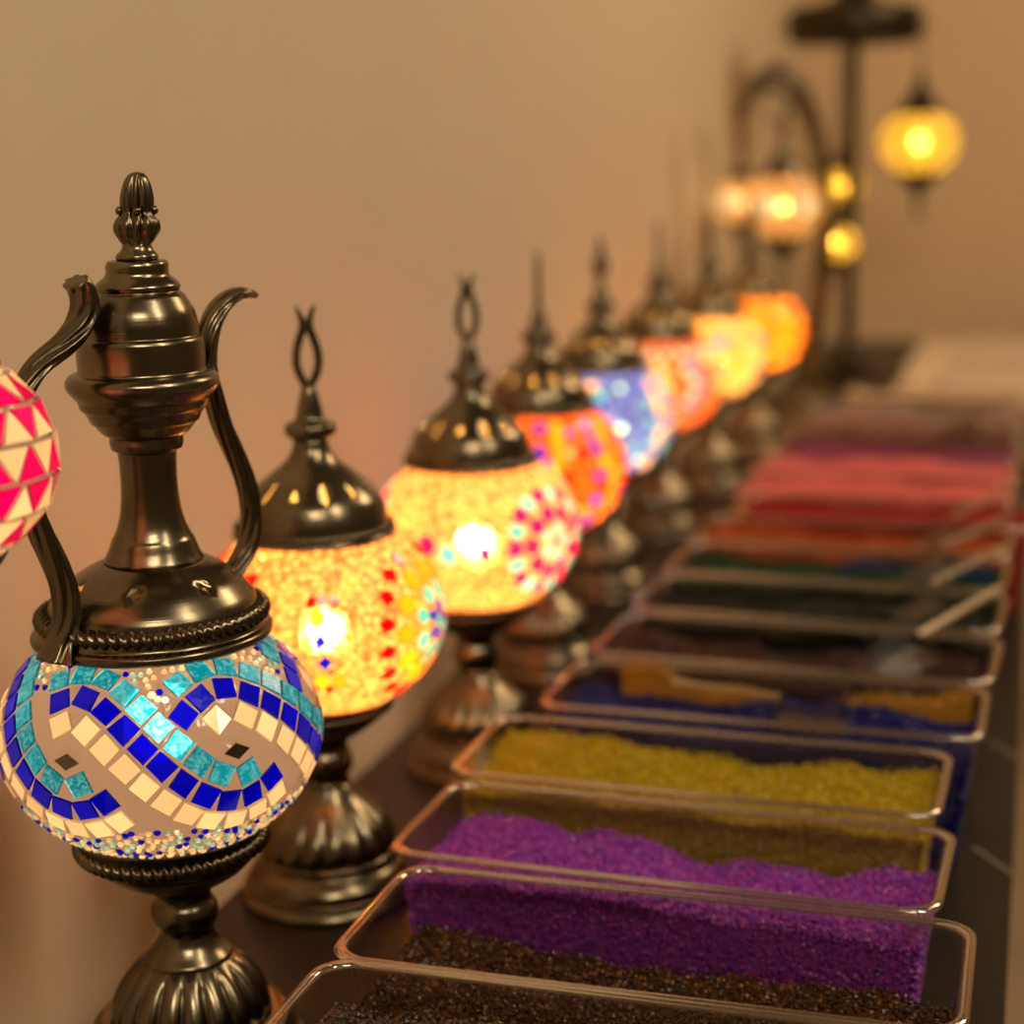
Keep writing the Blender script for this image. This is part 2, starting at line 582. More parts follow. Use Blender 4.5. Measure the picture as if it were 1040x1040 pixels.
# -------- a sheet of revolution with inlaid pieces (mosaic glass, or metal with holes)
class Inlay:
    """pieces are laid out in (longitude, arc length) on a surface of revolution"""

    def __init__(self, prof, front):
        self.prof = [np.array(p, float) for p in prof]        # (r, z) from bottom to top
        s = [0]
        for a, b in zip(self.prof[:-1], self.prof[1:]):
            s.append(s[-1] + np.linalg.norm(b - a))
        self.s = np.array(s)
        self.R = np.array([p[0] for p in self.prof])
        self.Z = np.array([p[1] for p in self.prof])
        self.front = front
        self.pieces = []       # (poly outer, poly inner, class, tint, centre, rad)
        i = int(np.argmax(self.R))
        self.s0 = self.s[i]
        self.Rm = float(self.R.max())

    def rad(self, s):
        return float(np.interp(s, self.s, self.R))

    def add(self, lon, s, shape, cls, ang=0.0, size=1.0, inset=.16, h=.0009, test=True, sx=1, sy=1):
        """s relative to the equator; shape = list of (x, y) in metres"""
        S = s + self.s0
        if not (self.s[0] + .0015 < S < self.s[-1] - .0015):
            return False
        r = max(self.rad(S), .01)
        ca, sa = math.cos(ang), math.sin(ang)
        outer, inner = [], []
        mr = 0
        for x, y in shape:
            x, y = x * size * sx, y * size * sy
            xx, yy = x * ca - y * sa, x * sa + y * ca
            mr = max(mr, math.hypot(xx, yy))
            if not (self.s[0] + .0004 < S + yy < self.s[-1] - .0004):
                return False
            outer.append((lon * self.Rm + xx * self.Rm / r, S + yy))
            k = 1 - inset
            inner.append((lon * self.Rm + xx * k * self.Rm / r, S + yy * k))
        if abs(lon) + mr / r > PI - .02:
            return False
        if test:
            n0 = len(outer)
            for (o2, _, _, _, _, c2, m2) in self.pieces:
                dx = (c2[0] - lon * self.Rm) * r / self.Rm
                dy = c2[1] - S
                d2 = dx * dx + dy * dy
                if d2 < (mr + m2) ** 2 and (d2 < (min(mr, m2) * .8) ** 2 or clash(outer, o2)):
                    return False
        self.pieces.append((outer, inner, cls, random.random(), h, (lon * self.Rm, S), mr))
        return True

    def build(self, name, base_mat, mats, parent, nlon=150, bend=None, hole=False, smooth_base=True, zstep=.003, thick=0):
        keys = list(mats)
        vs, es, fs = [], [], []
        hgt = []
        W = PI * self.Rm
        info = []
        for (o, i, cls, tint, h, c, mr) in self.pieces:
            b = len(vs)
            vs += [Vector(p) for p in o]
            hgt += [0] * len(o)
            fs.append(list(range(b, b + len(o))))
            info.append((cls, tint, False))
            if not hole:
                b = len(vs)
                vs += [Vector(p) for p in i]
                hgt += [h] * len(i)
                fs.append(list(range(b, b + len(i))))
                info.append((cls, tint, True))
        # background grid, leaving out points that fall on pieces
        cs = np.array([p[5] for p in self.pieces]) if self.pieces else np.zeros((0, 2))
        ms = np.array([p[6] for p in self.pieces]) if self.pieces else np.zeros(0)
        stot = self.s[-1]
        rows = sorted(set(np.round(np.concatenate([np.linspace(0, stot, max(3, int(stot / zstep))), [0, stot]]), 6)))
        for ri, S in enumerate(rows):
            r = max(self.rad(S), .01)
            for j in range(nlon + 1):
                x = -W + 2 * W * j / nlon
                if 0 < ri < len(rows) - 1 and 0 < j < nlon and len(cs):
                    d = np.hypot((cs[:, 0] - x) * r / self.Rm, cs[:, 1] - S)
                    if (d < ms * 1.02 + .0002).any():
                        continue
                vs.append(Vector((x, S)))
                hgt.append(0)
        ov, oe, of, oiv, oie, oif = delaunay_2d_cdt(vs, es, fs, 0, 1e-7, True)
        inner_only = {}
        for q, src in zip(of, oif):
            hh = max([self.pieces[k // 2][4] for k in src if info[k][2]] or [0]) if not hole else 0
            for v_ in q:
                inner_only[v_] = min(inner_only.get(v_, 9), hh)
        V = []
        nrm_r = np.gradient(self.R, self.s)
        nrm_z = np.gradient(self.Z, self.s)
        for k, p in enumerate(ov):
            lon, S = p[0] / self.Rm, p[1]
            r, z = float(np.interp(S, self.s, self.R)), float(np.interp(S, self.s, self.Z))
            h = max([hgt[q] for q in oiv[k]] + [inner_only.get(k, 0)])
            if h:
                tr_, tz_ = float(np.interp(S, self.s, nrm_r)), float(np.interp(S, self.s, nrm_z))
                l_ = math.hypot(tr_, tz_)
                r += h * tz_ / l_
                z -= h * tr_ / l_
            a = lon + self.front
            x, y = r * math.cos(a), r * math.sin(a)
            if bend:
                b = bend(z)
                x += b[0]
                y += b[1]
            V.append((x, y, z))
        F, fm, tn, sm = [], [], [], []
        for q, src in zip(of, oif):
            if len(src) == 0:
                F.append(tuple(q)); fm.append(0); tn.append(.5); sm.append(smooth_base)
            else:
                if hole:
                    continue
                cls, tint, _ = info[src[0]]
                F.append(tuple(q)); fm.append(1 + keys.index(cls)); tn.append(tint); sm.append(False)
        ml = [base_mat] + [mats[k] for k in keys] + ([BRASS_IN] if hole else [])
        o = mk(name, V, F, ml, parent, smooth=sm, fmat=fm, tint=tn)
        if thick:
            md = o.modifiers.new('thickness', 'SOLIDIFY')
            md.thickness = thick
            md.offset = -1
            md.material_offset = len(ml) - 1
        return o


def clash(p, q):
    """separating axis test of two convex polygons"""
    for A, B in ((p, q), (q, p)):
        n = len(A)
        for i in range(n):
            x0, y0 = A[i]
            x1, y1 = A[(i + 1) % n]
            nx, ny = y1 - y0, x0 - x1
            a = [nx * x + ny * y for x, y in A]
            b = [nx * x + ny * y for x, y in B]
            if max(a) <= min(b) or max(b) <= min(a):
                return False
    return True


SQ = [(-.5, -.5), (.5, -.5), (.5, .5), (-.5, .5)]


def quad(j=.06):
    return [(x + random.uniform(-j, j), y + random.uniform(-j, j)) for x, y in SQ]


DIA = [(0, -.5), (.42, 0), (0, .5), (-.42, 0)]
PET = [(0, -.5), (.34, -.22), (.4, .1), (.16, .48), (-.16, .48), (-.4, .1), (-.34, -.22)]
OCT = [(.5 * math.cos(2 * PI * k / 8), .5 * math.sin(2 * PI * k / 8)) for k in range(8)]
TRI = [(-.5, -.4), (.5, -.4), (0, .5)]


def globe_prof(zc, r, b, z0, z1, n=26):
    t0, t1 = math.asin((z0 - zc) / b), math.asin((z1 - zc) / b)
    return [(r * math.cos(t), zc + b * math.sin(t)) for t in np.linspace(t0, t1, n)]


# ------------------------------------------------------------------ the setting
def structure(name, vf, mat, smooth=False):
    o = mk(name, vf[0], vf[1], mat, smooth=smooth)
    o['kind'] = 'structure'
    return o


WALL = principled('cream_plaster', (.72, .565, .37), .75, bump=(60, .15), vary=(3, (.69, .545, .355)))
WALL_B = principled('cream_plaster_back', (.72, .52, .30), .75, bump=(60, .15))
FLOOR = principled('tan_floor', (.50, .35, .20), .5, vary=(6, (.30, .21, .12)))
structure('floor', box((0.5, 2.2, -.03), (3.6, 7.2, .06)), FLOOR)
structure('wall_left', box((-.60, 1.6, 1.3), (.13, 5.2, 2.6)), WALL)
structure('wall_back', box((.75, 4.02, 1.3), (2.84, .12, 2.6)), WALL_B)

# ------------------------------------------------------------------ table
TABLE = principled('dark_table_laminate', (.020, .014, .009), .38, vary=(9, (.026, .018, .012)), spec=.22)
tb = empty('display_table', (0, 0, 0), 'long narrow dark brown table running along the cream wall', 'table')
mk('table_top', *box((-.220, 1.98, TZ - .015), (.432, 3.5, .03)), TABLE, tb, smooth=False)
for x in (-.40, -.03):
    for y in (.30, 3.65):
        mk('leg', *box((x, y, (TZ - .03) / 2), (.045, .045, TZ - .03)), TABLE, tb, smooth=False)
PALE_LINE = principled('pale_line', (.20, .15, .09), .5)  # colour of two thin diagonal lines, paler than the table top


def thin_strip(a, b, wd=.0016):
    a, b = Vector(a), Vector(b)
    d = (b - a).normalized()
    n = Vector((-d.y, d.x, 0)) * wd
    V = [a - n, b - n, b + n, a + n]
    V = [tuple(v) for v in V] + [(v.x, v.y, v.z + .0004) for v in V]
    return V, [(3, 2, 1, 0), (4, 5, 6, 7), (0, 1, 5, 4), (1, 2, 6, 5), (2, 3, 7, 6), (3, 0, 4, 7)]


for a, b in (((-.028, 1.034, TZ), (-.005, .999, TZ)), ((-.025, 1.232, TZ), (-.004, 1.198, TZ))):
    mk('pale_strip', *thin_strip(a, b), PALE_LINE, tb, smooth=False)

# ------------------------------------------------------------------ ewer lamp (in focus)
L1 = Vector((-.371, .684, TZ))
_bz = [0, .04, .066, .083, .107, .12, .167, .213, .25, .33, .37, .414]
_bo = [-.001, -.001, -.001, -.002, -.005, -.006, -.007, -.008, -.0055, -.0057, -.0052, -.0026]


def bend1(z):
    k = float(np.interp(z, _bz, _bo))
    return (k * .956, k * .292)


def no_bend(z):
    return (0, 0)


def bulb(parent, z, r=.015, mat=None, bend=no_bend):
    b = bend(z)
    v, f = sphere((b[0], b[1], z), r, 16, 10)
    return mk('bulb', v, f, mat or BULB, parent)


def ewer_lamp(loc, label, group=None, bend=bend1):
    t = empty('ewer_lamp', loc, label, 'lamp', group)
    # foot: two flanges and the fluted dome
    foot = soften([(.001, 0), (.0535, 0), (.0545, .004), (.0535, .0105), (.0495, .0132), (.0470, .0165), (.0466, .0210), (.0440, .0240), (.0395, .0250), (.035, .0240)])
    v, f = lathe(foot, 96, bend=bend)
    mk('foot', v, f, BRASS, t)

    def flute(r, z, a):
        k = abs(math.cos(9 * a))
        env = max(0, min(1, (.0545 - z) / .008)) * max(0, min(1, (z - .022) / .003))
        return r * (1 - env * .115 * (1 - k ** .55))
    dome = spline([(.0345, .022), (.0368, .0245), (.0372, .0285), (.0358, .035), (.0318, .0425), (.0262, .0495), (.0200, .0545)], 5)
    dome = [tuple(p) for p in dome]
    v, f = lathe(dome, 216, flute, bend)
    mk('fluted_dome', v, f, BRASS_P, t)
    stem = soften([(.0208, .0535), (.0203, .0555), (.0172, .0585), (.0142, .0625), (.0126, .0668), (.0130, .0690), (.0150, .0722), (.0158, .0760), (.0150, .0800), (.0134, .0825), (.0131, .0850), (.0143, .0875), (.0170, .0900), (.0245, .0940),
                   (.0320, .0985), (.0378, .1040), (.0385, .1055), (.0405, .1085), (.0430, .1170), (.0445, .1195), (.0435, .1210), (.041, .1205), (.038, .118)])
    v, f = lathe(stem, 96, bend=bend)
    sm_ = mk('stem', v, f, BRASS, t)
    mk('rope_band', *rope_ring(.0410, .1118, .0034, 56, 2, bend=bend), BRASS_P, sm_)
    # small lit star hole on the cup, seen as a raised gold inlay
    # cap: flange, rope, pierced dome
    fl = soften([(.0440, .2115), (.0522, .2092), (.0540, .2110), (.0535, .2135), (.0505, .2148), (.0498, .2170), (.0492, .2190), (.0462, .2200), (.0448, .2190), (.0440, .2115)])
    v, f = lathe(fl, 120, bend=bend, caps=False)
    cr_ = mk('cap_rim', v, f, BRASS, t)
    mk('rope_band', *rope_ring(.0484, .2205, .0033, 66, 2, bend=bend), BRASS_P, cr_)
    capp = [tuple(p) for p in spline([(.0468, .2195), (.0468, .2230), (.0452, .2272), (.0424, .2308), (.0417, .2314), (.0396, .2342), (.0345, .2382), (.0288, .2418), (.0225, .2446), (.0210, .2455)], 4)]
    fa = math.atan2(-loc[1], -loc[0])
    cp = Inlay(capp, fa)
    cp.s0 = 0
    star = [(0, -.0050), (.0014, -.0016), (.0032, 0), (.0014, .0016), (0, .0042), (-.0014, .0016), (-.0032, 0), (-.0014, -.0016)]
    for k in range(-3, 4):
        # two convex halves side by side make one pierced star
        cp.add(R_(-14 + 50 * k) + .02, .0215, [(-.0036, .0), (-.0012, -.0014), (0, -.0052), (.0012, -.0014), (.0036, .0), (.0014, .0018), (0, .0044), (-.0014, .0018)], 'h', test=False)
    cp.build('cap_dome', BRASS, {'h': BRASS}, t, nlon=120, bend=bend, hole=True, thick=.0006)
    # long neck
    neck = soften([(.0222, .2450), (.0212, .2466), (.0196, .2500), (.0186, .2530), (.0180, .2545), (.0172, .2556), (.0152, .2600), (.0136, .2660), (.0126, .2740), (.0124, .2820), (.0126, .2900), (.0130, .2938), (.0140, .2945),
                   (.0155, .2950), (.0162, .2975), (.0160, .3005), (.0172, .3012), (.0192, .3025), (.0226, .3068), (.0236, .3072), (.0244, .3095), (.0262, .3125), (.0278, .3135), (.0285, .3170), (.0305, .3190), (.0322, .3212),
                   (.0334, .3235), (.0332, .3262), (.0312, .3284), (.0280, .3292), (.0276, .3305), (.0278, .3370), (.0275, .3425), (.0268, .3440), (.0255, .3446), (.0254, .3460), (.0252, .3500), (.0238, .3555), (.0212, .3600),
                   (.0198, .3622), (.0184, .3632), (.0176, .3640), (.0184, .3652), (.0182, .3666), (.0166, .3684), (.0142, .3702), (.0134, .3718), (.0136, .3750), (.0128, .3768), (.0110, .3772), (.002, .3772)])
    v, f = lathe(neck, 96, bend=bend)
    mk('neck_and_lid', v, f, BRASS, t)
    # finial: bell, fluted bud and cone

    def bud(r, z, a):
        if z < .3845:
            return r
        return r * (1 + .10 * math.cos(12 * a + (z - .39) * 60) + .03 * math.cos(4 * a))
    fin = [tuple(p) for p in spline([(.0085, .3772), (.0092, .3782), (.0088, .3796), (.0070, .3815), (.0062, .3840), (.0072, .3860), (.0088, .3888), (.0093, .3912), (.0086, .3940), (.0070, .3962), (.0062, .3980), (.0066, .4000),
                                     (.0066, .4030), (.0060, .4070), (.0048, .4110), (.0030, .4135), (.0006, .4145)], 3)]
    v1 = lathe(fin, 96, bud, bend)
    kn = []
    b = bend(.398)
    for k in range(4):
        a = fa + PI / 4 * (2 * k) 
        kn.append(sphere((b[0] + .0072 * math.cos(a), b[1] + .0072 * math.sin(a), .3982), .0020, 10, 6))
    v, f = join(v1, *kn)
    mk('finial', v, f, BRASS_P, t)
    # spout and handle, swept ribbed straps
    d = Vector((loc[0], loc[1], 0)).normalized()
    rt = Vector((d.y, -d.x, 0))
    az = rt * -.8 - d * .6
    side = Vector((-az.y, az.x, 0))

    def P3(uz):
        return [az * u + Vector((0, 0, z)) + Vector((bend(z)[0], bend(z)[1], 0)) * 0 for u, z in uz]
    sp = [(.0560, .2105), (.0545, .2165), (.0500, .2270), (.0500, .2400), (.0540, .2540), (.0595, .2680), (.0648, .2830), (.0680, .2985), (.0685, .3110), (.0660, .3225), (.0600, .3315), (.0530, .3380), (.0430, .3440), (.0340, .3510),
          (.0300, .3590), (.0310, .3665), (.0335, .3705)]
    off = rt * -.0035
    path = [p + off for p in P3([tuple(q) for q in spline(sp, 6)])]
    mk('spout', *sweep(path, lambda t_: .0066 + .0050 * max(0, 1 - t_ / .07) + .0008 * math.sin(9 * t_), 42, .62, 7, .13, 5.0, side), BRASS_P, t)
    hd = [(-.0330, .2270), (-.0400, .2320), (-.0470, .2400), (-.0505, .2500), (-.0512, .2600), (-.0490, .2715), (-.0432, .2860), (-.0368, .3005), (-.0322, .3150), (-.0300, .3243), (-.0300, .3353), (-.0328, .3455), (-.0390, .3535),
          (-.0465, .3578), (-.0540, .3588), (-.0604, .3572)]
    path = [p + off * .3 for p in P3([tuple(q) for q in spline(hd, 6)])]
    mk('handle', *sweep(path, lambda t_: .0058 if t_ < .6 else .0060 - .0040 * ((t_ - .6) / .4) ** 4, 42, .62, 7, .13, 5.0, side), BRASS_P, t)
    return t


lamp1 = ewer_lamp(L1, 'tall ewer-shaped brass lamp with cobalt, cyan and cream mosaic globe, nearest on the table')


def mosaic_wave(parent, loc, bend):
    """three strands (cyan, cobalt, cream) winding round the globe, seed beads above and below"""
    fa = math.atan2(-loc[1], -loc[0])
    g = Inlay(globe_prof(.165, .0727, .055, .1195, .2098, 32), fa)
    per = R_(59)
    l0 = R_(-33)
    A, mid = .0250, .0108
    tile = .0098

    def centre(k, x):
        return mid + A * math.cos(PI * x)

    def strand(k, x0, x1, off, cls, skip=0):
        pts = []
        for x in np.linspace(x0, x1, 160):
            s = centre(k, x)
            ds = -A * PI * math.sin(PI * x) / per
            lon = l0 + per * (k + x)
            r = g.rad(s + g.s0)
            # tangent in metres
            tx, ty = r, ds
            n_ = math.hypot(tx, ty)
            tx, ty = tx / n_, ty / n_
            px = lon - ty * off / r
            pts.append((px, s + tx * off, math.atan2(ty, tx), r))
        last = None
        for p in pts:
            if last is not None:
                if math.hypot((p[0] - last[0]) * p[3], p[1] - last[1]) < tile * 1.13:
                    continue
            if g.add(p[0], p[1], quad(.05), cls, p[2], tile, inset=.07, h=.0009):
                last = p

    ks = range(-4, 4)
    for k in ks:                      # the crossings first
        for cls, off in (('cyan', .0112), ('blue', 0), ('cream', -.0112)):
            strand(k, .22, .98, off, cls)
    for k in ks:
        for cls, off in (('blue', 0), ('cyan', .0112), ('cream', -.0112)):
            strand(k, .20, -.50, off, cls)
            strand(k, .98, 1.36, off, cls)
    for k in ks:                      # mirrors in the eyes
        lon = l0 + per * k
        g.add(lon, .0078, [(-.0062, 0), (0, -.0036), (.0062, 0), (0, .0036)], 'mirror', .0, 1, inset=.05, h=.0006)
    # seed beads fill what is left above and below
    cl = ['bcream', 'bcream', 'bclear', 'bblue']
    for band, n in (((.0150, .0500), 5500), ((-.055, -.026), 4000)):
        for _ in range(n):
            s = random.uniform(*band)
            lon = random.uniform(-PI, PI)
            q_ = (lon - l0) / per
            env = A * math.cos(PI * (q_ - round(q_)))
            if (s > 0 and s < mid + env + .0140) or (s < 0 and s > mid - env - .0160):
                continue
            g.add(lon, s, OCT, random.choice(cl), random.random(), random.uniform(.0028, .0035), inset=.42, h=.0011)
    mats = {k: G[k] for k in ('blue', 'cyan', 'cream', 'mirror', 'bcream', 'bclear')}
    mats['bblue'] = G['blue']
    return g.build('glass_globe', G['grout'], mats, parent, nlon=160, bend=bend)


mosaic_wave(lamp1, L1, bend1)
bulb(lamp1, .167, .016, BULB_DIM, bend=bend1)
# the cord leaves the back of the foot and lies along the table's rear edge
cp = [tuple(p) for p in spline([(-.040, -.022, .006), (-.052, -.034, .0045), (-.057, -.055, .0037), (-.055, -.090, .0037), (-.048, -.14, .0037), (-.050, -.20, .0037), (-.056, -.26, .0037)], 6)]
mk('cord', *sweep(cp, lambda t_: .0035, 10), CORD, lamp1)


# ------------------------------------------------------------------ onion-capped table lamps
def dome_cap_parts(t, slots=True):
    capp = [tuple(p) for p in spline([(.0425, .2150), (.0420, .2185), (.0412, .2230), (.0395, .2290), (.0392, .2296), (.0370, .2345), (.0310, .2410), (.0225, .2480), (.0160, .2530), (.0120, .2580), (.0098, .2630), (.0100, .2670)], 4)]
    cp_ = Inlay(capp, math.atan2(-.9, .38))
    cp_.s0 = 0
    tot = cp_.s[-1]
    if slots:
        for k in range(-5, 6):
            lon = R_(30 * k + 12)
            if k % 2:
                cp_.add(lon, .0285, [(-.0022, -.003), (.0022, -.003), (.0004, .0035), (-.0004, .0035)], 'h', test=False)
            else:
                cp_.add(lon, .0290, [(-.0006, -.007), (.0006, -.007), (.0009, -.004), (.0008, .005), (.0004, .007), (-.0004, .007), (-.0008, .005), (-.0009, -.004)], 'h', test=False)
    cp_.build('cap_dome', BRASS, {'h': BRASS}, t, nlon=96, hole=True, thick=.0006)
    rim = soften([(.0385, .2145), (.0445, .2125), (.0458, .2140), (.0450, .2160), (.0430, .2170), (.0405, .2172), (.0390, .2165), (.0385, .2145)])
    cr_ = mk('cap_rim', *lathe(rim, 96, caps=False), BRASS, t)
    mk('rope_band', *rope_ring(.0424, .2182, .0018, 66, 2, 8), BRASS_P, cr_)
    col = soften([(.0096, .2640), (.0100, .2668), (.0130, .2680), (.0142, .2700), (.0142, .2730), (.0132, .2752), (.0095, .2762), (.0078, .2780), (.0068, .2830), (.0052, .2900), (.0036, .2955), (.001, .2958)])
    mk('collar', *lathe(col, 64), BRASS, t)


def stem_parts(t):
    foot = soften([(.001, 0), (.0500, 0), (.0510, .0028), (.0490, .0060), (.0462, .0080), (.0468, .0110), (.0462, .0150), (.0430, .0195), (.0392, .0225), (.0385, .0250), (.0392, .0270), (.037, .0285), (.030, .029)])
    ft_ = mk('foot', *lathe(foot, 96), BRASS, t)
    mk('rope_band', *rope_ring(.0466, .0098, .0017, 80, 2, 8), BRASS_P, ft_)

    def flute(r, z, a):
        k = abs(math.cos(9 * a))
        env = max(0, min(1, (.058 - z) / .010)) * max(0, min(1, (z - .026) / .004))
        return r * (1 - env * .085 * (1 - k ** .6))
    dome = [tuple(p) for p in spline([(.0370, .0275), (.0392, .0315), (.0388, .0370), (.0345, .0455), (.0265, .0540), (.0195, .0610), (.0145, .0680)], 4)]
    mk('fluted_dome', *lathe(dome, 144, flute), BRASS_P, t)
    st = soften([(.0145, .0675), (.0128, .0700), (.0135, .0730), (.0158, .0765), (.0162, .0810), (.0150, .0850), (.0132, .0880), (.0135, .0915), (.0155, .0945), (.0210, .0975), (.0290, .1030), (.0345, .1080), (.0362, .1095),
                 (.0385, .1130), (.0410, .1180), (.0418, .1200), (.0405, .1212), (.037, .120)])
    sm_ = mk('stem', *lathe(st, 96), BRASS, t)
    mk('rope_band', *rope_ring(.0384, .1140, .0020, 64, 2, 8), BRASS_P, sm_)


def finial_fork(t):
    vf = []
    right = Vector((.93, .37, 0))
    for s in (-1, 1):
        pts = [(0, .2940), (.0016, .2965), (.0046, .3020), (.0060, .3080), (.0056, .3150), (.0036, .3220), (.0018, .3270), (.0022, .3320), (.0042, .3375), (.0052, .3392)]
        path = [right * (s * p[0]) + Vector((0, 0, p[1])) for p in spline(pts, 4)]
        vf.append(sweep(path, lambda q: .0024 * (1 - .75 * max(0, q - .7) / .3), 10, .8, 0, 0, 0, right))
    return mk('finial', *join(*vf), BRASS_P, t)


def finial_spike(t):
    pr = [tuple(p) for p in spline([(.0036, .2950), (.0032, .2980), (.0027, .3010), (.0023, .3200), (.0018, .3340), (.0003, .3390)], 3)]
    return mk('finial', *lathe(pr, 20), BRASS_P, t)


def finial_spear(t):
    pr = [tuple(p) for p in spline([(.0036, .2950), (.0030, .2975), (.0034, .2990), (.0060, .3030), (.0072, .3080), (.0064, .3140), (.0040, .3200), (.0030, .3230), (.0034, .3260), (.0030, .3300), (.0012, .3350), (.0003, .3365)], 4)]
    return mk('finial', *lathe(pr, 32, lambda r, z, a: r * (1 + .12 * math.cos(6 * a))), BRASS_P, t)


proto = empty('table_lamp', (0, 0, 0), 'x', 'lamp', 'brass table lamps in a row along the wall')
stem_parts(proto)
dome_cap_parts(proto)
PARTS = list(proto.children)


def flower(g, lon, s, rings, shape=PET):
    """rings: (radius, count, size, class, phase, shape)"""
    r = g.rad(s + g.s0)
    for rad_, n, size, cls, ph, shp in rings:
        for k in range(n):
            a = 2 * PI * (k + ph) / n
            ss = s + rad_ * math.sin(a)
            rr = max(g.rad(ss + g.s0), .02)
            g.add(lon + rad_ * math.cos(a) / rr, ss, shp, cls, a - PI / 2, size, inset=.12, h=.0010)


def globe_gold_flowers(g):
    rings = [(0, 1, .007, 'turq', 0, OCT), (.0078, 5, .0080, 'navy', 0, PET), (.0175, 8, .0115, 'turq', .5, PET), (.0308, 12, .0148, 'yellow', 0, PET), (.0258, 12, .0055, 'orange', .5, DIA), (.0436, 18, .0115, 'red', .5, DIA), (.0440, 18, .009, 'orange', 0, DIA)]
    for q in (66, -70, 152):
        flower(g, R_(q), -.001, rings)
    # little drop motif facing the aisle
    for x, y, c, sz, sh in ((-.0052, .0225, 'red', .007, DIA), (.0012, .0235, 'red', .007, DIA), (.0078, .0225, 'red', .007, DIA), (-.0020, .014, 'yellow', .0095, PET), (.0060, .014, 'yellow', .0095, PET), (-.0008, .0015, 'navy', .0085, DIA),
                            (.0060, .0010, 'turq', .0085, PET), (.0012, -.0105, 'navy', .0085, DIA), (.0075, -.0095, 'turq', .0085, PET), (.0045, -.0160, 'mirror', .004, DIA), (-.0010, -.0225, 'yellow', .009, PET), (.0085, -.0225, 'yellow', .009, PET),
                            (-.006, -.0270, 'red', .006, DIA), (.003, -.0285, 'red', .006, DIA), (.012, -.0275, 'red', .006, DIA)):
        g.add(x / .067 + R_(-2), y, sh, c, 0, sz * 1.15, inset=.12)


def globe_magenta_turq(g):
    for k in range(-2, 3):
        lon = R_((-170, -95, 165, 48, 120)[k + 2])
        flower(g, lon, -.0005, [(0, 1, .006, 'magenta', 0, OCT), (.0088, 5, .0100, 'turq', 0, PET), (.0198, 9, .0122, 'magenta', .5, OCT), (.0325, 9, .0130, 'turq', 0, PET), (.0330, 9, .0110, 'magenta', .5, OCT)])
    for k in range(-2, 3):
        lon = R_(8 + 75 * k)
        for x, y, c, sz in ((-.004, -.002, 'magenta', .011), (.0065, .005, 'magenta', .012), (.012, -.006, 'magenta', .011), (-.013, .006, 'white', .010), (-.022, -.003, 'turq', .013), (-.033, .002, 'magenta', .013)):
            g.add(lon + x * 1.15 / .06, y * 1.15, PET, c, .3, sz * 1.15, inset=.12)


def globe_orange(g):
    for _ in range(500):
        g.add(random.uniform(-PI, PI), random.uniform(-.04, .045), quad(.12), random.choice(['orange', 'orange', 'red', 'orange', 'yellow']), random.random() * 3, .0085, inset=.12)
        if random.random() < .12:
            g.add(random.uniform(-PI, PI), random.uniform(-.04, .045), OCT, 'navy', 0, .0075, inset=.12)
    return


def pre_orange(g):
    for k in range(-3, 4):
        lon = R_(40 + 45 * k)
        for i in range(-4, 5):
            g.add(lon, i * .0105, OCT, 'navy', 0, .0112, inset=.15)
            g.add(lon + .26, i * .0105, quad(), 'orange', 0, .0098)
            g.add(lon + .11, i * .0105, quad(), 'red', 0, .0095)
    globe_orange(g)


def globe_blue(g):
    for k in range(-4, 5):
        lon = R_(52 + 75 * k)
        for i in range(-5, 6):
            g.add(lon, i * .0095, quad(), 'cream2', 0, .0092)
            g.add(lon + .155, i * .0095, quad(), 'cream2', 0, .0092)
            g.add(lon - .17, i * .0095, quad(), 'navy' if i % 2 else 'turq', 0, .0085)
            g.add(lon + .32, i * .0095, quad(), 'turq' if i % 2 else 'navy', 0, .0085)
    for _ in range(90):
        g.add(random.uniform(-PI, PI), random.uniform(-.04, .045), OCT, random.choice(['turq', 'navy', 'bclear']), 0, .007, inset=.2)


def globe_coral(g):
    for k in range(-3, 4):
        lon = R_(20 + 72 * k)
        for i in range(7):
            a = -1.2 + .4 * i
            g.add(lon + .22 * math.cos(a), .018 * math.sin(a), quad(), 'turq', a, .0088)
            g.add(lon + .36 * math.cos(a), .028 * math.sin(a), quad(), 'navy', a, .0065)
    for k in range(40):
        g.add(-PI + 2 * PI * (k + .5) / 40, .036, quad(), 'turq', 0, .0085)
        g.add(-PI + 2 * PI * (k + .5) / 40, .026, quad(), 'cream2' if k % 3 else 'orange', 0, .0085)
    for _ in range(160):
        g.add(random.uniform(-PI, PI), random.uniform(-.04, .02), quad(.1), random.choice(['red', 'orange', 'cream2']), random.random() * 3, .0085)


def globe_cream(g):
    for k in range(-3, 4):
        lon = R_(10 + 60 * k)
        g.add(lon, .018, quad(), 'navy', .7, .012)
        g.add(lon + .2, .012, quad(), 'orange', .7, .010)
        g.add(lon, -.020, quad(), 'navy', .2, .008)
    for _ in range(260):
        g.add(random.uniform(-PI, PI), random.uniform(-.04, .045), quad(.1), random.choice(['cream2', 'cream2', 'yellow']), random.random() * 3, .010)


def globe_yellow(g):
    for k in range(-5, 6):
        lon = R_(35 + 36 * k)
        for i in range(-4, 5):
            g.add(lon, i * .0105, quad(), 'yellow', 0, .0098)
            g.add(lon + .16, i * .0105, quad(), 'yellow' if i % 3 else 'orange', 0, .0095)
            g.add(lon + .32, i * .0105, quad(), 'red' if i % 2 else 'orange', 0, .0090)


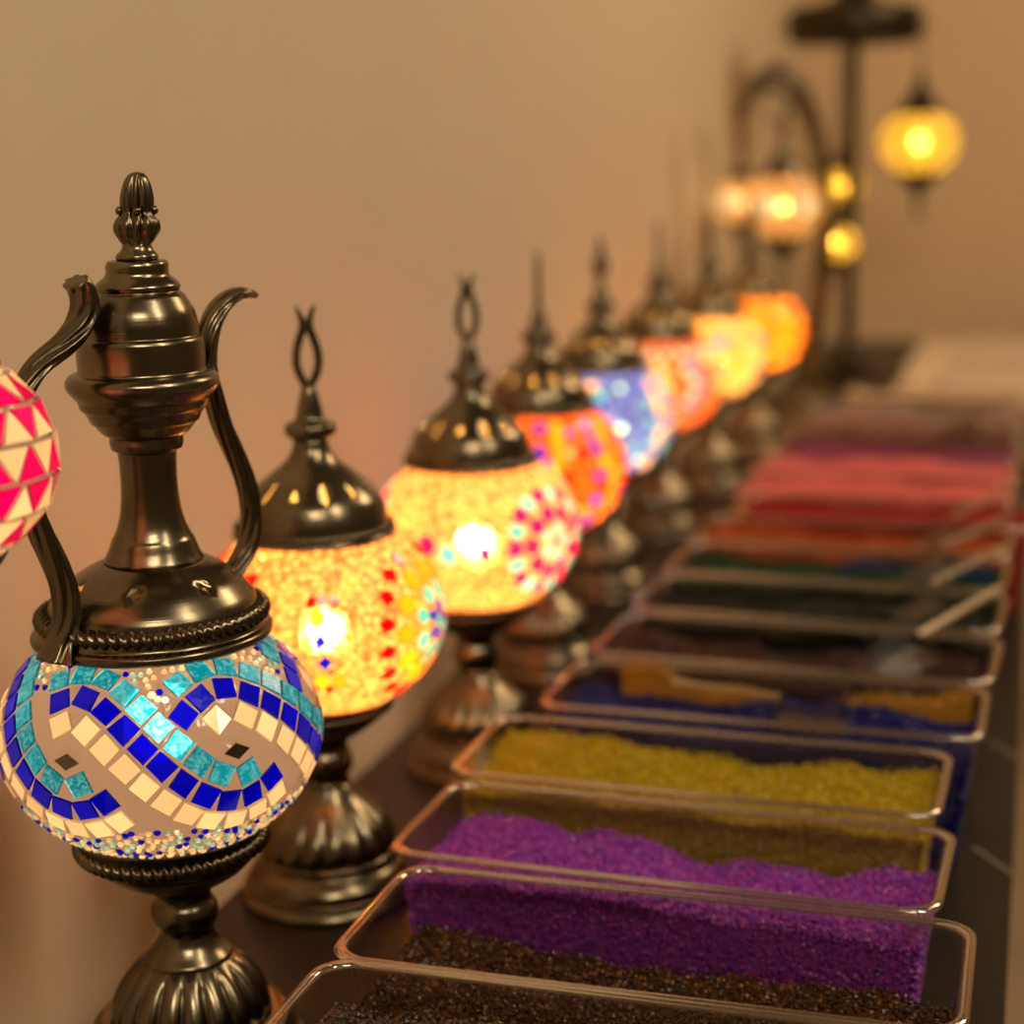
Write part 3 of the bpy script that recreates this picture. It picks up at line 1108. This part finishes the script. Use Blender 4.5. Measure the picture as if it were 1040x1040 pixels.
LAMPS = [
    # x, y, finial, base material, mosaic, globe radius, globe shift, label
    (-.383, .877, finial_fork, 'beads', globe_gold_flowers, .0675, .0060, 'brass lamp with gold bead globe and red and yellow petals, right behind the ewer lamp'),
    (-.365, 1.101, finial_fork, 'beads', globe_magenta_turq, .0690, .0055, 'brass lamp with bright gold bead globe banded in magenta and turquoise pieces'),
    (-.384, 1.337, finial_spike, 'obeads', pre_orange, .0650, .0070, 'brass lamp with fiery orange-red globe dotted cobalt and a thin spike on top'),
    (-.396, 1.589, finial_spear, 'bbeads', globe_blue, .0640, .0060, 'brass lamp with pale blue globe crossed by a cream column of tiles'),
    (-.397, 1.850, finial_spike, 'rbeads', globe_coral, .0650, .0060, 'brass lamp with coral globe and a turquoise band, right behind the pale blue one'),
    (-.388, 2.100, finial_spike, 'pbeads', globe_cream, .0640, .0060, 'brass lamp with cream and yellow globe marked by small blue squares'),
    (-.375, 2.350, finial_spear, 'ybeads', globe_yellow, .0640, .0060, 'brass lamp with deep yellow globe striped orange and red, last of the onion-capped row'),
]
gname = 'brass table lamps in a row along the wall'
for i, (x, y, fin, base, pat, gr, sh, lab) in enumerate(LAMPS):
    if i == 0:
        o = proto
    else:
        o = proto.copy()
        C.objects.link(o)
        for c in PARTS:
            d = c.copy()
            C.objects.link(d)
            d.parent = o
            for q in c.children:
                e = q.copy()
                C.objects.link(e)
                e.parent = d
    o.location = (x, y, TZ)
    if i:
        o.rotation_euler = (0, 0, R_(2 * i))
    o['label'] = lab
    if i == 0:
        for c in PARTS:
            if c.name.startswith(('cap_', 'collar')) or (c.name.startswith('rope') and c.data.vertices[0].co.z > .2):
                pass
    fin(o)
    rz = R_(2 * i) if i else 0
    g = Inlay(globe_prof(.168, gr, .0578, .1190, .2145, 26), math.atan2(-y, -x) - rz)
    pat(g)
    used = sorted(set(p[2] for p in g.pieces))
    ob = g.build('glass_globe', G[base], {k: G[k] for k in used}, o, nlon=110 if i < 3 else 80, zstep=.004)
    # the glass sits a touch off the axis of its stem
    off = Matrix.Rotation(-rz, 3, 'Z') @ Vector((.956 * sh, .292 * sh, 0)) * .6
    ob.location = off
    b = bulb(o, .158, .010, BULB_HOT if i == 1 else BULB)
    b.location = off

# ------------------------------------------------------------------ swan-neck lamps
def lantern_parts(t, c, r, base, pat, up=.05, small=1.0, finial=True, hot=False, front=0.0, bm=None, met=None):
    met = met or BRASS
    """hanging lantern: cap, globe, lower cup with drop; c = centre of the globe in local space"""
    k = r / .06
    prof = [(p[0] * k, p[1] * k) for p in globe_prof(0, .06, .052, -.046, .043, 22)]
    g = Inlay(prof, front)
    if pat:
        pat(g)
    used = sorted(set(p[2] for p in g.pieces)) or ['cream']
    ob = g.build('glass_globe', G[base], {q: G[q] for q in used}, t, nlon=90, zstep=.004)
    ob.location = c
    cap = soften([(.034, .042), (.0365, .0405), (.0375, .043), (.0345, .046), (.0290, .055), (.0190, .068), (.0110, .080), (.0072, .090), (.0080, .094), (.0060, .099), (.0035, .104), (.0035, .110)])
    mk('cap', *lathe([(a * k, b * k) for a, b in cap], 64), met, t, loc=c)
    if finial:
        low = soften([(.0008, -.118), (.0040, -.114), (.0052, -.108), (.0035, -.101), (.0026, -.092), (.0060, -.084), (.0085, -.078), (.0130, -.068), (.0240, -.058), (.0310, -.050), (.0345, -.0445), (.0325, -.043)])
        mk('lower_cup', *lathe([(a * k, b * k) for a, b in low], 64), met, t, loc=c)
    mk('bulb', *sphere(tuple(c), .0085 * k, 14, 8), bm or BULB, ob if False else t)


def chain(a, b, n=10, r=.0026, w=.0007):
    vf = []
    a, b = Vector(a), Vector(b)
    L = (b - a).length / n
    for i in range(n):
        m_ = a.lerp(b, (i + .5) / n)
        path = []
        for q in range(13):
            an = 2 * PI * q / 12
            x = r * math.cos(an)
            z = L * .68 * math.sin(an)
            path.append(m_ + (Vector((x, 0, z)) if i % 2 else Vector((0, x, z))))
        vf.append(sweep(path, lambda q: w, 6))
    return join(*vf)


def swan_lamp(loc, rz, globe_c, label, base, pat, arch, r=.054, hot=False, scroll=True, bm=None, wd=1.0):
    t = empty('swan_neck_lamp', loc, label, 'lamp', None, rz)
    foot = soften([(.001, 0), (.062, 0), (.063, .004), (.058, .009), (.050, .012), (.040, .020), (.026, .028), (.014, .036), (.010, .046), (.009, .056), (.012, .062), (.009, .068), (.006, .072)])
    mk('foot', *lathe(foot, 72), BRASS, t)
    path = [Vector(p) for p in spline(arch, 7)]
    mk('curved_neck', *sweep(path, lambda q: (.0115 - .004 * q) * wd, 24, .75, 5, .14, 9.0, (0, 1, 0)), BRASS_P, t)
    if scroll:
        n = len(arch)
        a0 = Vector(arch[n // 2])
        sc = [a0 + Vector((-.010, 0, .002)), a0 + Vector((-.030, 0, .010)), a0 + Vector((-.040, 0, -.012)), a0 + Vector((-.034, 0, -.05)), a0 + Vector((-.024, 0, -.085))]
        mk('scroll', *sweep([Vector(p) for p in spline(sc, 6)], lambda q: .0052, 12, .7), BRASS_P, t)
    c = Vector(globe_c)
    lantern_parts(t, c, r, base, pat, hot=hot, bm=bm, front=math.atan2(-loc[1], -loc[0]) - rz)
    tip = Vector(arch[-1])
    k = r / .06
    mk('chain', *chain((c.x, c.y, c.z + .108 * k), (tip.x, tip.y, tip.z), 5, .0034, .001), BRASS_D, t)
    return t


def globe_pink(g):
    h = .0128
    for i, s0 in enumerate(np.arange(-3, 4) * .0143 + .002):
        n = 17
        for k in range(2 * n):
            lon = -PI + 2 * PI * (k + .5 + .5 * (i % 2)) / (2 * n)
            w_ = g.rad(s0 + g.s0) * 2 * PI / n * .86
            up = k % 2 == 0
            cls = 'magenta2' if (up if i % 2 else not up) else 'pcream'
            shp = [(-w_ / 2, -h / 2), (w_ / 2, -h / 2), (0, h / 2)] if up else [(w_ / 2, h / 2), (-w_ / 2, h / 2), (0, -h / 2)]
            g.add(lon, s0, shp, cls, random.uniform(-.06, .06), 1, inset=.06)
    for _ in range(1500):
        g.add(random.uniform(-PI, PI), random.choice([-1, 1]) * random.uniform(.030, .06), OCT, random.choice(['pink', 'bcream']), 0, .0036, inset=.35)


def globe_pale_eye(g):
    for k in range(-3, 4):
        flower(g, R_(36 + 60 * k), .002, [(0, 1, .009, 'turq', 0, OCT), (.010, 7, .008, 'white', 0, PET)])
    for _ in range(300):
        g.add(random.uniform(-PI, PI), random.uniform(-.04, .045), quad(.1), random.choice(['cream2', 'pbeads']), random.random() * 3, .0085)


# pink one, its stand just outside the left of the picture
arch_n = [(0, 0, .065), (-.012, 0, .14), (-.022, 0, .24), (-.015, 0, .34), (.015, 0, .42), (.055, 0, .455), (.088, 0, .445), (.1046, 0, .412)]
pc = Vector((-.4048, .5615, .3102))
pb = Vector((-.345, .375, 0))
dv = (pc - pb)
ang = math.atan2(dv.y, dv.x)
dd = math.hypot(dv.x, dv.y)
arch_p = [(x * dd / .1046, y, z * 1.0 + .035 * (x > 0)) for x, y, z in arch_n]
swan_lamp(tuple(pb + Vector((0, 0, TZ))), ang, (dd, 0, pc.z), 'swan-neck lamp with a magenta and cream mosaic globe hanging beside the ewer lamp', 'grout', globe_pink, arch_p, .0500, scroll=False, bm=BULB_PK)

# far swan lamp
sb = Vector((-.345, 2.66, 0))
gc = Vector((-.372, 2.60, .321))
arch_f = [(0, 0, .065), (.010, 0, .12), (.022, 0, .20), (.026, 0, .28), (.021, 0, .37), (.004, 0, .455), (-.024, 0, .505), (-.055, 0, .515), (-.080, 0, .495), (-.084, 0, .475)]
rz = R_(17)
loc = Vector((-.340, 2.62, TZ))
swan_lamp(tuple(loc), rz, (-.035, 0, .322), 'tall arched swan-neck lamp with a pale cream globe, in front of the lantern stand', 'pbeads', globe_pale_eye, arch_f, .0600, bm=BULB_LAN, wd=1.5)

# second swan lamp behind it, its globe nearer the wall
arch_g = [(0, 0, .065), (.020, 0, .12), (.034, 0, .20), (.040, 0, .28), (.030, 0, .37), (.005, 0, .445), (-.030, 0, .490), (-.070, 0, .495), (-.098, 0, .470), (-.103, 0, .448)]
swan_lamp((-.374, 2.84, TZ), R_(20), (-.100, 0, .322), 'arched lamp with a small pale globe close to the wall, behind the larger cream-globed one', 'pbeads', globe_pale_eye, arch_g, .044, bm=BULB_LAN, wd=1.3, scroll=False)

# ------------------------------------------------------------------ lantern stand
ST = Vector((-.329, 3.113, TZ))
st = empty('lantern_stand', ST, 'tall brass lantern stand with a round top plate at the far end of the table', 'lamp')
base = soften([(.001, 0), (.098, 0), (.100, .004), (.094, .010), (.078, .014), (.060, .020), (.038, .030), (.022, .042), (.013, .058), (.010, .075), (.014, .082), (.010, .090)])
mk('base', *lathe(base, 80), BRASS_D, st)
pole = soften([(.0115, .085), (.0115, .33), (.0145, .34), (.0145, .35), (.0115, .36), (.0115, .58), (.014, .59), (.014, .60)])
mk('pole', *lathe(pole, 32), BRASS_D, st)
plate = soften([(.012, .588), (.098, .572), (.112, .578), (.115, .590), (.114, .618), (.110, .630), (.098, .634), (.060, .640), (.035, .652), (.020, .668), (.012, .69), (.010, .74), (.001, .742)])
mk('top_plate', *lathe(plate, 80), BRASS_D, st)
for a in range(0, 360, 60):
    x, y = .113 * math.cos(R_(a + 17)), .113 * math.sin(R_(a + 17))
    mk('hook', *sweep([(x * .97, y * .97, .606), (x * 1.08, y * 1.08, .612), (x * 1.13, y * 1.13, .602), (x * 1.09, y * 1.09, .590)], lambda q: .0022, 8), BRASS_D, st)

R17 = Vector((.956, .292, 0))
F17 = Vector((-.292, .956, 0))
for name_off, depth, z, r, label, hot, plain in (
        (.116, .0, .407, .0670, 'round yellow lantern hanging alone on the right side of the stand', True, 1),
        (.004, .125, .333, .040, 'small yellow lantern hanging behind the pole, upper of the two', True, 1),
        (-.046, -.118, .246, .036, 'small pale yellow lantern hanging left of the pole, lower of the two', False, 1)):
    p = ST + R17 * name_off + F17 * depth
    t = empty('hanging_lantern', (p.x, p.y, TZ + z), label, 'lantern', 'lanterns hanging from the brass stand')
    lantern_parts(t, Vector((0, 0, 0)), r, 'lbeads', None, bm=BULB_LAN, met=BRASS_D)
    mk('chain', *chain((0, 0, .107 * r / .06), (0, 0, .592 - z), 12, .003, .0009), BRASS_D, t)

# ------------------------------------------------------------------ clear trays of glass beads
TW, TD, TH = .268, .104, .085


def rrect(w_, d_, r, n=7):
    pts = []
    for cx, cy, a0 in ((w_ / 2 - r, d_ / 2 - r, 0), (-w_ / 2 + r, d_ / 2 - r, PI / 2), (-w_ / 2 + r, -d_ / 2 + r, PI), (w_ / 2 - r, -d_ / 2 + r, 1.5 * PI)):
        for k in range(n):
            a = a0 + PI / 2 * k / (n - 1)
            pts.append((cx + r * math.cos(a), cy + r * math.sin(a)))
    return pts


def loft(loops, cap0=True, cap1=True, closed=False):
    n = len(loops[0])
    V = [p for l in loops for p in l]
    F = []
    m_ = len(loops)
    for i in range(m_ if closed else m_ - 1):
        i2 = (i + 1) % m_
        for j in range(n):
            k = (j + 1) % n
            F.append((i * n + j, i * n + k, i2 * n + k, i2 * n + j))
    if cap0 and not closed:
        F.append(tuple(range(n - 1, -1, -1)))
    if cap1 and not closed:
        F.append(tuple((m_ - 1) * n + j for j in range(n)))
    return V, F


def tray_mesh():
    def lp(ins, z, r):
        return [(x, y, z) for x, y in rrect(TW - 2 * ins, TD - 2 * ins, r)]
    body = loft([lp(.0135, .0, .010), (lp(.0125, .0015, .012)), lp(.0040, TH - .003, .016), lp(.0060, TH - .003, .014), lp(.0145, .0035, .010)])
    # rounded lip
    loops = []
    for k in range(10):
        a = 2 * PI * k / 10
        loops.append(lp(.0026 - .0024 * math.cos(a), TH - .0012 + .0018 * math.sin(a), .0150))
    rim = loft(loops, closed=True)
    return body, rim


bm_, rm_ = tray_mesh()
tray0 = None


def make_tray(loc, rz, label):
    global tray0
    if tray0 is None:
        t = empty('clear_tray', loc, label, 'tray', 'clear trays lined up along the table', rz)
        mk('body', *bm_, ACR, t, smooth=False)
        mk('rim', *rm_, ACR_RIM, t)
        tray0 = t
        return t
    t = tray0.copy()
    C.objects.link(t)
    for c in tray0.children:
        d = c.copy()
        C.objects.link(d)
        d.parent = t
    t.location, t.rotation_euler = loc, (0, 0, rz)
    t['label'] = label
    return t


OCTA_F = np.array([(0, 2, 4), (2, 1, 4), (1, 3, 4), (3, 0, 4), (2, 0, 5), (1, 2, 5), (3, 1, 5), (0, 3, 5)])
OCTA_V = np.array([(1, 0, 0), (-1, 0, 0), (0, 1, 0), (0, -1, 0), (0, 0, 1), (0, 0, -1)], float)


def beads(loc, rz, level, mats, label, size=.0026, slope=(0, 0), hump=.004, region=None, step=None, fill_mat=None):
    """a heap of loose chips filling a tray: solid core and chips over its top and sides; one heap = one object"""
    rng = RNG
    step = step or size * 1.05
    z0 = .0045
    ph = rng.uniform(0, 6, 6)

    def hgt(x, y):
        k = x / TW
        return level + slope[0] * x + slope[1] * y + .0012 * np.sin(180 * x + ph[3]) * np.sin(210 * y + ph[4]) + .0012 * np.sin(95 * x + 60 * y + ph[5]) + hump * (.5 * np.sin(9 * k + ph[0]) + .3 * np.sin(23 * k + ph[1] + 20 * y) + .4 * np.sin(40 * y + ph[2] + 6 * k))

    def half(z):      # inner half sizes at height z
        t = z / TH
        return TW / 2 - .0160 + .0095 * t, TD / 2 - .0160 + .0095 * t
    x0, x1, y0, y1 = region or (-1, 1, -1, 1)
    # chips on top
    hx, hy = half(level)
    nx, ny = int((x1 - x0) * hx / step), int((y1 - y0) * hy / step)
    gx, gy = np.meshgrid(np.linspace(x0 * hx, x1 * hx, nx), np.linspace(y0 * hy, y1 * hy, ny))
    P_ = [np.stack([gx.ravel(), gy.ravel(), hgt(gx.ravel(), gy.ravel())], 1)]
    if region is None:
        nz = int((level - z0) / step)
        for sy in (-1, 1):      # chips against the walls
            gx, gz = np.meshgrid(np.linspace(-hx, hx, nx), np.linspace(0, 1, nz, endpoint=False))
            zz = z0 + gz.ravel() * (hgt(gx.ravel(), sy * hy) - z0)
            xx = gx.ravel() * (half(0)[0] + .0095 * zz / TH) / hx
            P_.append(np.stack([xx, sy * (TD / 2 - .0165 + .0095 * zz / TH), zz], 1))
        for sx in (-1, 1):
            gy, gz = np.meshgrid(np.linspace(-hy, hy, ny), np.linspace(0, 1, nz, endpoint=False))
            zz = z0 + gz.ravel() * (hgt(sx * hx, gy.ravel()) - z0)
            P_.append(np.stack([sx * (TW / 2 - .0165 + .0095 * zz / TH), gy.ravel(), zz], 1))
    P_ = np.concatenate(P_)
    P_ = P_ + rng.normal(0, size * .22, P_.shape)
    n = len(P_)
    # random rotations
    q = rng.normal(size=(n, 4))
    q /= np.linalg.norm(q, axis=1)[:, None]
    a, b, c, d = q.T
    Rm = np.stack([1 - 2 * (c * c + d * d), 2 * (b * c - a * d), 2 * (b * d + a * c), 2 * (b * c + a * d), 1 - 2 * (b * b + d * d), 2 * (c * d - a * b), 2 * (b * d - a * c), 2 * (c * d + a * b), 1 - 2 * (b * b + c * c)], 1).reshape(n, 3, 3)
    sc = rng.uniform(.42, .72, (n, 1, 3)) * size
    V = np.einsum('nij,nkj->nki', Rm, OCTA_V[None] * sc) + P_[:, None, :]
    V = V.reshape(-1, 3)
    F = (OCTA_F[None] + 6 * np.arange(n)[:, None, None]).reshape(-1, 3)
    # solid core just under the chips
    fx, fy = 40, 14
    core_v, core_f = [], []
    for j in range(fy + 1):
        for i in range(fx + 1):
            x = (x0 + (x1 - x0) * i / fx) * (hx - .001)
            y = (y0 + (y1 - y0) * j / fy) * (hy - .001)
            core_v.append((x, y, float(hgt(x, y)) - size * .35))
    nt = len(core_v)
    per = [i for i in range(fx + 1)] + [j * (fx + 1) + fx for j in range(1, fy + 1)] + [fy * (fx + 1) + i for i in range(fx - 1, -1, -1)] + [j * (fx + 1) for j in range(fy - 1, 0, -1)]
    for j in range(fy):
        for i in range(fx):
            k = j * (fx + 1) + i
            core_f.append((k, k + 1, k + fx + 2, k + fx + 1))
    zb = z0 if region is None else level - .012
    for k in per:
        x, y, z = core_v[k]
        s = (half(z0)[0] - .001) / (hx - .001) if region is None else 1
        core_v.append((x * s, y * ((half(z0)[1] - .001) / (hy - .001) if region is None else 1), zb))
    m_ = len(per)
    for k in range(m_):
        core_f.append((per[k], nt + k, nt + (k + 1) % m_, per[(k + 1) % m_]))
    core_f.append(tuple(nt + k for k in range(m_)))
    o = len(V)
    allv = np.concatenate([V, np.array(core_v)])
    faces = F.tolist() + [tuple(i + o for i in f) for f in core_f]
    ob = mk('glass_beads', allv, faces, [mats, fill_mat or mats], None, loc, smooth=False, fmat=[0] * len(F) + [1] * len(core_f))
    ob.rotation_euler = (0, 0, rz)
    return tag(ob, label, 'beads', None, 'stuff')


def dark(c, k=.45):
    return tuple(v * k for v in c)


B_ = {
    'brown': bead_mat('brown_amber_chips', [(.05, .018, .006), (.09, .03, .008), (.03, .012, .006), (.25, .09, .015)], .3),
    'smoke': bead_mat('smoky_brown_chips', [(.09, .055, .035), (.14, .085, .055), (.06, .035, .02), (.28, .10, .03)], .34),
    'purple': bead_mat('purple_chips', [(.30, .04, .44), (.46, .07, .52), (.20, .04, .46), (.60, .09, .50)]),
    'olive': bead_mat('olive_chips', [(.55, .40, .006), (.70, .50, .010), (.40, .30, .006), (.62, .42, .006)]),
    'navy': bead_mat('royal_blue_chips', [(.004, .008, .12), (.006, .016, .22), (.003, .004, .07)]),
    'amber': bead_mat('amber_chips', [(.50, .24, .02), (.36, .15, .012), (.60, .33, .04)]),
    'maroon': bead_mat('maroon_brown_chips', [(.06, .022, .014), (.09, .032, .02), (.04, .015, .01)]),
    'black': bead_mat('black_green_chips', [(.006, .012, .006), (.012, .025, .010), (.004, .006, .004)]),
    'green': bead_mat('dark_green_chips', [(.010, .045, .010), (.018, .07, .014), (.006, .028, .008)]),
    'teal': bead_mat('deep_blue_chips', [(.01, .05, .11), (.012, .07, .15), (.01, .03, .09)]),
    'rust': bead_mat('rust_orange_chips', [(.55, .10, .008), (.65, .14, .012), (.42, .07, .006)]),
    'scarlet': bead_mat('scarlet_chips', [(.50, .006, .008), (.60, .012, .012), (.38, .004, .006)]),
    'salmon': bead_mat('salmon_pink_chips', [(1, .24, .20), (1, .30, .25), (.95, .20, .19)]),
    'rose': bead_mat('rose_pink_chips', [(1, .25, .22), (1, .32, .28), (.9, .18, .24)]),
    'plum': bead_mat('magenta_plum_chips', [(.45, .04, .22), (.55, .06, .28), (.36, .03, .16)]),
    'wine': bead_mat('wine_red_chips', [(.22, .03, .04), (.30, .05, .05), (.17, .02, .035)]),
    'blush': bead_mat('blush_beige_chips', [(.50, .26, .18), (.60, .32, .22), (.42, .18, .13)]),
    'lilac': bead_mat('grey_lilac_chips', [(.62, .48, .42), (.68, .52, .45), (.55, .42, .40)]),
    'sand': bead_mat('sand_chips', [(.82, .62, .40), (.90, .70, .48), (.76, .56, .36)]),
    'core': principled('packed_dark', (.05, .03, .02), .6),
}
TRAYS = [
    # xc, y far edge, rz, level, bead, size, tray label, bead label
    (-.150, .640, 0, .066, 'smoke', .0026, 'clear tray of smoky brown chips, cut by the bottom edge', 'smoky brown glass chips in the tray nearest the camera'),
    (-.150, .742, 0, .050, 'brown', .0024, 'clear tray of dark brown chips, in front of the purple tray', 'dark brown and orange glass chips in front of the purple ones'),
    (-.165, .852, -1.6, .064, 'purple', .0028, 'clear tray heaped with purple chips', 'purple glass chips'),
    (-.172, .966, -1.0, .072, 'olive', .0028, 'clear tray filled with olive yellow chips, behind the purple tray', 'olive yellow glass chips'),
    (-.156, 1.090, -.6, .069, 'navy', .003, 'clear tray of royal blue and amber chips, behind the olive tray', 'royal blue glass chips under an amber heap'),
    (-.152, 1.205, -2.4, .068, 'maroon', .003, 'clear tray of maroon brown chips, behind the blue and amber tray', 'maroon brown glass chips'),
    (-.151, 1.325, -2.0, .072, 'black', .0032, 'clear tray of near-black green chips, behind the maroon tray', 'near-black glass chips'),
    (-.151, 1.440, -2.0, .074, 'green', .0034, 'clear tray of dark green chips, in front of the rust orange tray', 'dark green glass chips'),
    (-.150, 1.552, -1.0, .074, 'rust', .0036, 'clear tray of rust orange chips', 'rust orange glass chips'),
    (-.133, 1.660, 0, .076, 'scarlet', .0038, 'clear tray of scarlet chips, between the orange and the salmon pink ones', 'scarlet glass chips'),
    (-.152, 1.768, 0, .080, 'salmon', .004, 'clear tray of salmon pink chips, behind the scarlet tray', 'salmon pink glass chips behind the scarlet ones'),
    (-.150, 1.876, 0, .081, 'rose', .004, 'clear tray of rose pink chips, in front of the magenta plum tray', 'rose pink glass chips in front of the plum ones'),
    (-.150, 1.984, 0, .074, 'plum', .0042, 'clear tray of magenta plum chips', 'magenta plum glass chips'),
    (-.150, 2.092, 0, .068, 'wine', .0044, 'clear tray of wine red chips, behind the plum tray', 'wine red glass chips'),
    (-.150, 2.200, 0, .074, 'blush', .0046, 'clear tray of blush beige chips, behind the wine red tray', 'blush beige glass chips'),
    (-.150, 2.308, 0, .072, 'lilac', .0048, 'clear tray of grey lilac chips, last tray with darker chips', 'grey lilac glass chips'),
    (-.120, 2.420, 0, .080, 'sand', .005, 'clear tray of sand chips, just behind the grey lilac tray', 'sand-coloured glass chips at the far end of the trays'),
]
for i, (xc, yf, rz, lev, bk, sz, tl, bl) in enumerate(TRAYS):
    rz = R_(rz)
    loc = (xc, yf - TD / 2, TZ + .0002)
    ky = 1.055 if i >= 5 else 1
    make_tray(loc, rz, tl).scale = (1, ky, 1)
    kw = {}
    if bk == 'purple':
        kw = dict(slope=(-.03, -.05), hump=.0055)
    elif bk == 'olive':
        kw = dict(slope=(-.02, .03), hump=.004)
    elif bk == 'brown':
        kw = dict(slope=(-.03, .04), hump=.003)
    beads(loc, rz, lev, B_[bk], bl, sz, **kw).scale = (1, ky, 1)
    if bk == 'navy':
        beads(loc, rz, .076, B_['amber'], 'amber glass chips heaped along the back of the royal blue ones', .003, hump=.009, region=(-.78, .98, .66, .97))
    if bk == 'green':
        beads(loc, rz, .079, B_['teal'], 'deep blue glass chips lying at the back of the dark green ones', .0034, hump=.002, region=(.0, .95, .4, .96))

# ------------------------------------------------------------------ clear scoops
sc0 = None


def scoop(loc, rz, tilt, label):
    global sc0
    if sc0 is None:
        t = empty('clear_scoop', loc, label, 'scoop', 'clear scoops lying in the trays', rz)
        w_, l_, h_ = .015, .040, .016
        th = .0012
        V, F = join(box((0, 0, 0), (l_, 2 * w_, th)), box((0, w_, h_ / 2), (l_, th, h_)), box((0, -w_, h_ / 2), (l_, th, h_)), box((l_ / 2, 0, h_ / 2), (th, 2 * w_, h_)))
        mk('bowl', V, F, ACR_SC, t, smooth=False)
        mk('handle', *box((l_ / 2 + .034, 0, h_ - .001), (.068, .008, .0022)), ACR_RIM, t, smooth=False)
        sc0 = t
    else:
        t = sc0.copy()
        C.objects.link(t)
        for c in sc0.children:
            d = c.copy()
            C.objects.link(d)
            d.parent = t
    t.location = loc
    t.rotation_euler = (0, -tilt, rz)
    t['label'] = label


ACR_SC = acrylic('scoop_acrylic', (.93, .91, .89), 1.47)
for loc, rz, tl, lab in (
        ((-.125, 1.022, TZ + .0740), 178, 3, 'clear scoop lying on the royal blue chips'),
        ((-.080, 1.150, TZ + .0750), 38, 22, 'clear scoop with its handle sticking out over the right end of the maroon tray'),
        ((-.082, 1.275, TZ + .0790), 35, 20, 'clear scoop propped in the near-black tray'),
        ((-.082, 1.390, TZ + .0810), 35, 18, 'clear scoop propped in the dark green tray'),
        ((-.080, 1.500, TZ + .0820), 38, 18, 'clear scoop propped in the rust orange tray'),
        ((-.090, 2.050, TZ + .0830), 38, 18, 'clear scoop propped in the wine red tray')):
    scoop(loc, R_(rz), R_(tl), lab)

# ------------------------------------------------------------------ pale things at the far end
CLOTH = principled('cream_cloth', (.86, .66, .44), .8, bump=(200, .2))
x0, x1, y0, y1 = -.24, -.0055, 2.45, 3.74
V, F = [], []
nx, ny = 30, 80
for j in range(ny + 1):
    for i in range(nx + 1):
        x, y = x0 + (x1 - x0) * i / nx, y0 + (y1 - y0) * j / ny
        V.append((x, y, TZ + .0035 + .0012 * math.sin(x * 40 + y * 9) * math.sin(y * 23)))
n = len(V)
V += [(x, y, TZ + .0003) for x, y, z in V]
for j in range(ny):
    for i in range(nx):
        k = j * (nx + 1) + i
        F.append((k, k + 1, k + nx + 2, k + nx + 1))
        F.append((n + k, n + k + nx + 1, n + k + nx + 2, n + k + 1))
per = [i for i in range(nx + 1)] + [j * (nx + 1) + nx for j in range(1, ny + 1)] + [ny * (nx + 1) + i for i in range(nx - 1, -1, -1)] + [j * (nx + 1) for j in range(ny - 1, 0, -1)]
for a, b in zip(per, per[1:] + per[:1]):
    F.append((a, n + a, n + b, b))
tag(mk('table_runner', V, F, CLOTH), 'cream cloth spread over the far end of the table', 'cloth')
BOARD = principled('pale_board', (.72, .55, .40), .6)
for x, y, z, a, lab in ((-.085, 2.98, .005, 4, 'pale flat board lying on the cream cloth, nearer one'), (-.075, 3.36, .005, -5, 'pale flat board lying on the cream cloth by the back wall')):
    v, f = loft([[(px, py, zz) for px, py in rrect(.15 - ins, .22 - ins, .012)] for ins, zz in ((.002, 0), (0, .001), (0, .011), (.002, .012))])
    o = mk('craft_board', v, f, BOARD, None, (x, y, TZ + z), smooth=False)
    o.rotation_euler = (0, 0, R_(a))
    tag(o, lab, 'board', 'pale boards on the cloth')
